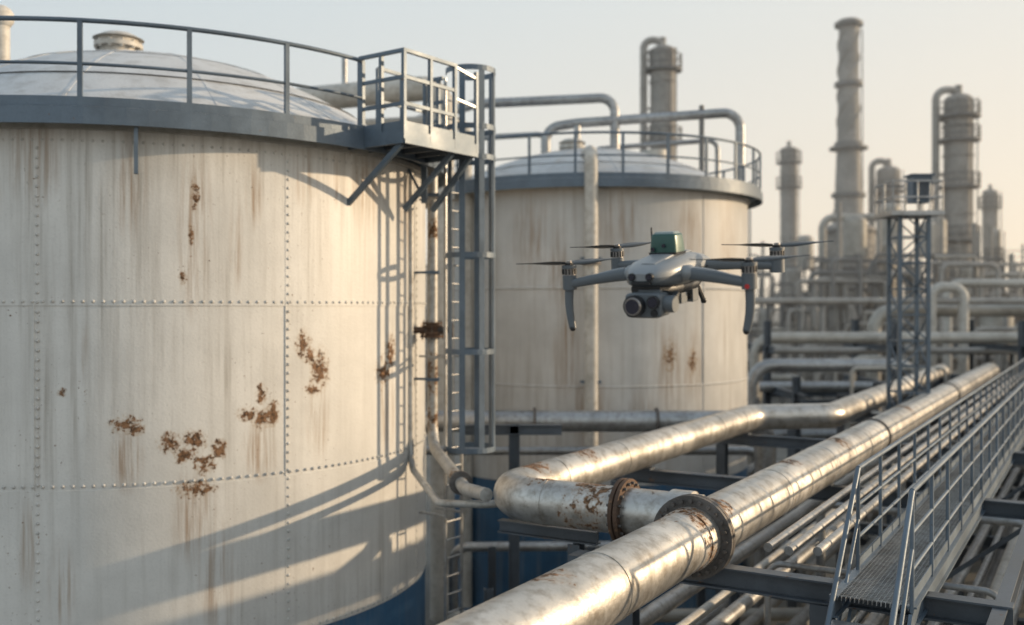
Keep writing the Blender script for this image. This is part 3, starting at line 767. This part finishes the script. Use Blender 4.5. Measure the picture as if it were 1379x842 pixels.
dr.location=(1.12,7.,8.25); dr.rotation_euler=(rad(7),rad(1),rad(-32)); dr.scale=(.522,)*3

# ---------------------------------------------------------------- light
sun_el=rad(13); sun_az=rad(80)
dirv=V((math.sin(sun_az)*math.cos(sun_el),math.cos(sun_az)*math.cos(sun_el),math.sin(sun_el)))
sd=bpy.data.lights.new('sun','SUN'); sd.energy=4.8; sd.angle=rad(.8); sd.color=(1,.76,.49)
so=bpy.data.objects.new('sun',sd); sc.collection.objects.link(so)
so.rotation_euler=dirv.to_track_quat('Z','Y').to_euler(); so.location=(20,0,30)
w=bpy.data.worlds.new('World'); sc.world=w; w.use_nodes=True
N=w.node_tree.nodes; L=w.node_tree.links
bg=N['Background']; sk=N.new('ShaderNodeTexSky'); sk.sky_type='NISHITA'; sk.sun_disc=False
sk.sun_elevation=sun_el; sk.sun_rotation=sun_az; sk.dust_density=3.; sk.air_density=1.; sk.ozone_density=1.; sk.altitude=0
# thin high cloud / haze veil over the clear sky, paler and warmer near the horizon and toward the sun
tc=N.new('ShaderNodeTexCoord'); sx=N.new('ShaderNodeSeparateXYZ'); L.new(tc.outputs['Generated'],sx.inputs[0])
m1=N.new('ShaderNodeMapRange'); L.new(sx.outputs['Z'],m1.inputs['Value'])
for i,x in zip(('From Min','From Max','To Min','To Max'),(0.,.34,0,1)): m1.inputs[i].default_value=x
m3=N.new('ShaderNodeMapRange'); L.new(sx.outputs['Z'],m3.inputs['Value'])
for i,x in zip(('From Min','From Max','To Min','To Max'),(.4,.9,0,1)): m3.inputs[i].default_value=x
dp=N.new('ShaderNodeVectorMath'); dp.operation='DOT_PRODUCT'; L.new(tc.outputs['Generated'],dp.inputs[0]); dp.inputs[1].default_value=dirv
m2=N.new('ShaderNodeMapRange'); L.new(dp.outputs['Value'],m2.inputs['Value'])
for i,x in zip(('From Min','From Max','To Min','To Max'),(-.35,.6,0,1)): m2.inputs[i].default_value=x
def mixc(f,a,b_):
    n=N.new('ShaderNodeMix'); n.data_type='RGBA'
    for i,x in ((0,f),(6,a),(7,b_)):
        if isinstance(x,(float,tuple)): n.inputs[i].default_value=x
        else: L.new(x,n.inputs[i])
    return n.outputs[2]
low=mixc(m2.outputs[0],(7.3,7.3,7.0,1),(10.6,8.7,6.4,1))
high=mixc(m2.outputs[0],(5.6,6.8,7.5,1),(7.2,7.7,7.7,1))
veil=mixc(m1.outputs[0],low,high)
veil=mixc(m3.outputs[0],veil,(3.2,3.9,4.7,1))
L.new(mixc(.88,sk.outputs[0],veil),bg.inputs['Color']); bg.inputs['Strength'].default_value=.135

# ---------------------------------------------------------------- camera
cd=bpy.data.cameras.new('camera'); cam=bpy.data.objects.new('camera',cd); sc.collection.objects.link(cam)
cam.location=(0,0,8); cam.rotation_euler=(rad(89.74),0,0); cd.lens=35; cd.sensor_width=36; cd.clip_end=6000; cd.clip_start=.1
cd.dof.use_dof=True; cd.dof.focus_distance=9.; cd.dof.aperture_fstop=.72
sc.camera=cam
sc.view_settings.view_transform='Standard'; sc.view_settings.look='None'; sc.view_settings.exposure=0
